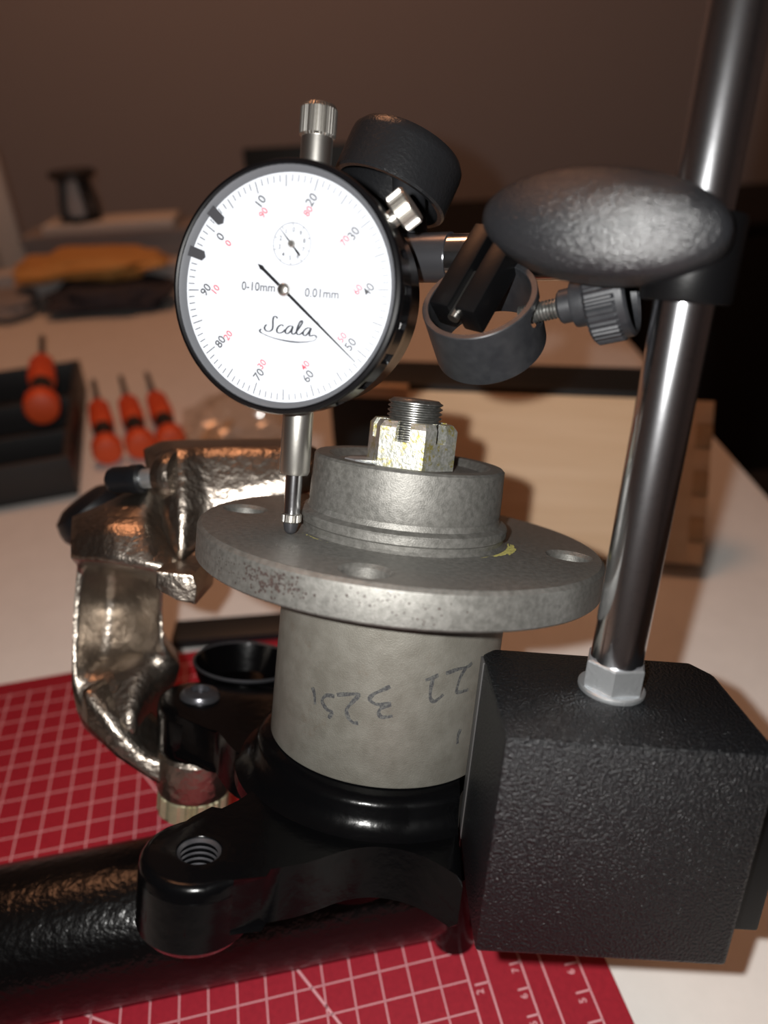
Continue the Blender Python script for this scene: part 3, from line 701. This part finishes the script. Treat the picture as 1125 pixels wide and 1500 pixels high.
# ------------------------------------------------------------------ pine box lid leaning on a black case behind the hub
dW = Vector((0.9716, -0.2364, 0)).normalized(); nW = Vector((-dW.y, dW.x, 0))
WB0 = basis((186, 363, -2), dW, nW, (0, 0, 1))
WB = WB0 @ Matrix.Translation((0, 0, 0.0085)) @ Matrix.Rotation(R(-31), 4, 'X')   # X runs right, face y=0, origin = front right bottom corner
t = thing('wooden_box_lid', 'pale pine box lid with finger-jointed corners leaning behind the hub', 'box lid', WB)
LW, DW, HW = 184, 15, 97
box_obj('front_board', (-LW+9, -9, 0, 6, 0, HW), 'wood', WB, t, bevel=0.5)
box_obj('top_rail', (-LW, 0, 6, DW, HW-8, HW), 'wood', WB, t, bevel=0.4)
box_obj('bottom_rail', (-LW, 0, 6, DW, 0, 8), 'wood', WB, t, bevel=0.4)
for sx_ in (-LW, -9):
    box_obj('side_rail', (sx_, sx_+9, 6, DW, 8, HW-8), 'woodend', WB, t, bevel=0.4)
    for k in range(7):
        z0 = k*HW/7
        box_obj('finger_joint', (sx_, sx_+9, -0.3 if k % 2 else 0.2, 6, z0+0.15, z0+HW/7-0.15), 'woodend' if k % 2 else 'wood', WB, t, bevel=0.2)
CB = WB0 @ Matrix.Translation((0, 0.0, 0))
t = thing('black_case', 'long black case propping up the pine lid', 'case', CB)
box_obj('case_body', (-LW-58, -22, 68, 110, 0, 88), 'blackcase', CB, t, bevel=2)
box_obj('case_rail', (-LW-50, -LW-2, 62, 68, 80, 88), 'wood', CB, t, bevel=0.5)

# ------------------------------------------------------------------ tray and orange tools on the left
def at_table(x, y, rz=0.0): return Matrix.Translation((x*MM, y*MM, MATZ-0.002)) @ Matrix.Rotation(rz, 4, 'Z')
TR = at_table(-262, 500, R(15))
t = thing('tool_tray', 'black plastic tray holding orange tools at the frame edge', 'tray', TR)
box_obj('tray_floor', (-160, 34, 0, 215, 0, 3), 'tray', TR, t, bevel=1)
for e in ((-160, 34, 0, 5, 0, 32), (-160, 34, 210, 215, 0, 32), (-160, -155, 5, 210, 0, 32), (29, 34, 5, 210, 0, 32), (-160, 29, 60, 63, 3, 28), (-160, 29, 130, 133, 3, 28)):
    box_obj('tray_wall', e, 'tray', TR, t, bevel=1)
def tool(frame, label, s=1.0):
    t = thing('screwdriver', label, 'screwdriver', frame, 'orange handled screwdrivers')
    y = frame @ Matrix.Rotation(R(-90), 4, 'X') @ Matrix.Diagonal((s, s, s, 1))
    flute = lambda r, a, h: r*(1-0.10*max(0, math.cos(6*a))) if r > 9 else r
    lathe_obj('handle_cap', [(0, -0.6), (7, 0), (10.4, 1.2), (12.0, 4), (12.0, 15), (10.5, 18), (0, 18)], 'orange', y, t, seg=36)
    lathe_obj('grip', [(0, 17.5), (6.4, 17.5), (6.8, 24), (7.8, 38), (7.4, 52), (0, 54)], 'black', y, t, seg=36)
    lathe_obj('handle_body', [(0, 50), (8, 50), (9.6, 54), (10.2, 66), (9.4, 96), (6.5, 106), (0, 107)], 'orange', y, t, seg=48, mod=flute)
    lathe_obj('shank', [(0, 100), (2.6, 100), (2.6, 165), (2.0, 170), (0, 170)], 'darksteel', y, t, seg=16)
    return t
zz = 0.0122
for i, (x, y) in enumerate(((-216, 550), (-191, 556), (-167, 561))):
    f = at_table(x, y, R(20)); f.translation.z += zz
    tool(f, ('orange and black screwdriver lying nearest the black tray', 'middle orange and black screwdriver beside the black tray',
             'orange and black screwdriver lying furthest from the black tray')[i], 1.0)
for i, (x, y, rz) in enumerate(((-60, 62+5, -4), (14, 66, 4))):
    f = TR @ Matrix.Translation((x*MM, y*MM, 0.0447)) @ Matrix.Rotation(R(rz), 4, 'Z')
    tool(f, ('orange screwdriver lying across the black tray at the frame edge', 'orange screwdriver in the right half of the black tray')[i], 1.15)

# clear bag with a wooden stick in it
BG = at_table(-112, 575, R(10))
t = thing('plastic_bag', 'crumpled clear plastic bag with wooden sticks behind the caliper', 'bag', BG)
bm = bmesh.new(); bmesh.ops.create_icosphere(bm, subdivisions=4, radius=1)
for v in bm.verts:
    c = v.co.copy(); k = 1 + 0.30*noise.noise(c*2.3) + 0.16*noise.noise(c*6.1)
    v.co = Vector((c.x*46*k, c.y*34*k, max(0.3, 20 + c.z*24*k)))
from_bm('bag_film', bm, 'bag', BG, t, smooth=25)
for x, a in ((-34, 14), (-26, 22)):
    f = BG @ Matrix.Translation((x*MM, -0.02, 0.012)) @ Matrix.Rotation(R(-a), 4, 'Z')
    box_obj('wooden_stick', (-3, 3, -30, 45, 0, 3), 'wood', f, t, bevel=0.5)

# small red cap on the mat under the casting and a dark bar behind
o = lathe_obj('red_cap', [(0, 16), (5, 15.4), (8, 13), (9.4, 8), (9.8, 0.1), (0, 0.1)], 'red', basis((-63.5, 228, 0), (1,0,0), (0,1,0), (0,0,1)), None, seg=32)
tag(o, 'small bright red plastic cap on the mat under the casting', 'cap')
o = tag(box_obj('steel_bar', (-62, 70, -9, 9, 0.2, 7), 'blackcase', basis((-60, 336, -2), (0.999, 0.03, 0), (-0.03, 0.999, 0), (0, 0, 1)), None, bevel=1.5),
        'dark flat bar lying on the table behind the barrel', 'bar')

# ------------------------------------------------------------------ pile at the far left of the table
def pillow(name, frame, sx, sy, sz, m, seed, parent=None, sub=4, rough=0.25):
    bm = bmesh.new(); bmesh.ops.create_icosphere(bm, subdivisions=sub, radius=1)
    off = Vector((seed*7.1, seed*3.3, seed))
    for v in bm.verts:
        c = v.co.copy()
        p = Vector((math.copysign(abs(c.x)**0.6, c.x), math.copysign(abs(c.y)**0.6, c.y), c.z))
        k = 1 + rough*noise.noise(c*2.1 + off) + 0.08*noise.noise(c*7 + off)
        v.co = Vector((p.x*sx*k, p.y*sy*k, max(0.0, sz + p.z*sz*k)))
    return from_bm(name, bm, m, frame, parent, smooth=60)
tag(pillow('dark_cloth_bag', at_table(-335, 1010, R(-3)), 78, 60, 16, 'cloth', 3), 'dark crumpled cloth bag under the ochre envelope', 'bag')
tag(pillow('grey_pouch', at_table(-470, 990, R(4)), 40, 42, 14, 'greycloth', 5), 'small grey pouch lying in front of the ochre envelope', 'pouch')
f = at_table(-365, 1040, R(2)) @ Matrix.Translation((0, 0, 0.031)) @ Matrix.Rotation(R(3), 4, 'X')
tag(pillow('padded_envelope', f, 92, 52, 15, 'ochre', 8, rough=0.35), 'ochre yellow padded envelope on the far pile', 'envelope')
f = at_table(-350, 1140, R(1))
t = thing('storage_box', 'pale grey box under the white slab at the back of the pile', 'box', f)
box_obj('box_body', (-125, 110, -30, 40, 0, 66), 'greycloth', f, t, bevel=2); box_obj('box_lid', (-128, 113, -32, 43, 60, 70), 'greycloth', f, t, bevel=1.5)
f2 = f @ Matrix.Translation((0, -0.02, 0.0703))
t = thing('white_slab', 'flat white slab lying on the grey storage box', 'slab', f2)
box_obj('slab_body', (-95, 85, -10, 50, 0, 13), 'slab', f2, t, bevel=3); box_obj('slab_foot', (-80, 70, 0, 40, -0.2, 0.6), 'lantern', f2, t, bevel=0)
f3 = f2 @ Matrix.Translation((-0.045, 0.018, 0.0131))
t = thing('lantern', 'small waisted black lantern with a pale window on the white slab', 'lantern', f3)
lathe_obj('lantern_base', [(0, 0), (27, 0), (28, 3), (26, 7), (0, 7)], 'lantern', f3, t, seg=4, smooth=0)
lathe_obj('lantern_roof', [(0, 64), (30, 64), (31, 58), (24, 54), (0, 54)], 'lantern', f3, t, seg=24)
for k in range(4):
    a = R(45+90*k); c, s = math.cos(a), math.sin(a)
    vs, fs = tube_geo([(25*c, 25*s, 5), (24*c, 24*s, 22), (20*c, 20*s, 40), (18*c, 18*s, 57)], 4.6, 8); new_obj('lantern_post', vs, fs, 'lantern', f3, t)
lathe_obj('lantern_glass', [(0, 6), (17, 6), (19, 16), (14, 42), (9, 54), (0, 54)], 'paper', f3, t, seg=24)
f = at_table(-560, 1160, R(3))
t = thing('paper_stand', 'pale upright papers in a stand at the far left edge', 'papers', f)
box_obj('backboard', (-70, 62, 0, 4, 0, 182), 'paper', f, t, bevel=1)
for x, z in ((-60, 90), (-12, 100), (20, 96)): box_obj('sheet', (x, x+40, -4, -1, z-90, z+66), 'slab', f @ Matrix.Translation((0, 0, 0.004)), t, bevel=0.4)
box_obj('stand_base', (-75, 66, -24, 20, 0, 5), 'greycloth', f, t, bevel=1)
for i, (x, y, z, w_2, d_) in enumerate(((-260, 1085, 0, 60, 45), (-470, 1075, 0, 66, 40))):
    o = box_obj('paper_stack', (-w_2, w_2, -d_/2, d_/2, 0, 34), 'paper', at_table(x, y, R(-4+9*i)), None, bevel=1)
    tag(o, ('white paper stack right of the ochre envelope', 'white paper stack left of the ochre envelope')[i], 'papers')
# black screen behind the dial
f = at_table(-60, 1165, R(-2))
t = thing('black_screen', 'black flat screen standing behind the dial indicator', 'screen', f)
box_obj('panel', (-105, 150, -6, 8, 40, 158), 'blackcase', f, t, bevel=3); box_obj('screen_stand', (40, 100, -4, 6, 0, 50), 'blackcase', f, t, bevel=2)
box_obj('screen_foot', (0, 140, -18, 22, 0, 6), 'blackcase', f, t, bevel=2)
# low dark cabinet against the back wall
f = Matrix.Translation((0.75, 1.72, 0))
t = thing('low_cabinet', 'low dark cabinet against the wall behind the table', 'cabinet', f)
box_obj('cabinet_body', (-620, 620, -180, 180, 60, 660), 'chair', f, t, bevel=4); box_obj('cabinet_top', (-630, 630, -190, 190, 660, 680), 'chair', f, t, bevel=3)
for k in range(3): 
    d_ = box_obj('cabinet_door', (-610+410*k, -210+410*k, -192, -181, 80, 650), 'chair', f, t, bevel=2)
    box_obj('door_handle', (-230+410*k, -222+410*k, -204, -192, 380, 480), 'darksteel', f, d_, bevel=1)
for sx_ in (-580, 580):
    for sy_ in (-150, 150): box_obj('cabinet_foot', (sx_-20, sx_+20, sy_-20, sy_+20, 0, 60), 'chair', f, t, bevel=2)
# black chair at the right edge of the table
f = Matrix.Translation((0.60, 0.72, 0)) @ Matrix.Rotation(R(96), 4, 'Z')
t = thing('dining_chair', 'black upholstered chair beyond the table edge', 'chair', f)
bm = bmesh.new(); bm_box(bm, -225, 225, -230, 220, 410, 480, 22, 3); from_bm('seat', bm, 'chair', f, t)
bm = bmesh.new(); bm_box(bm, -225, 225, -40, 10, 470, 820, 20, 3, Matrix.Translation((0, -180, 0))); from_bm('backrest', bm, 'chair', f, t)
for lx in (-195, 195):
    for ly in (-195, 185): box_obj('leg', (lx-18, lx+18, ly-18, ly+18, 0, 415), 'chair', f, t, bevel=3)
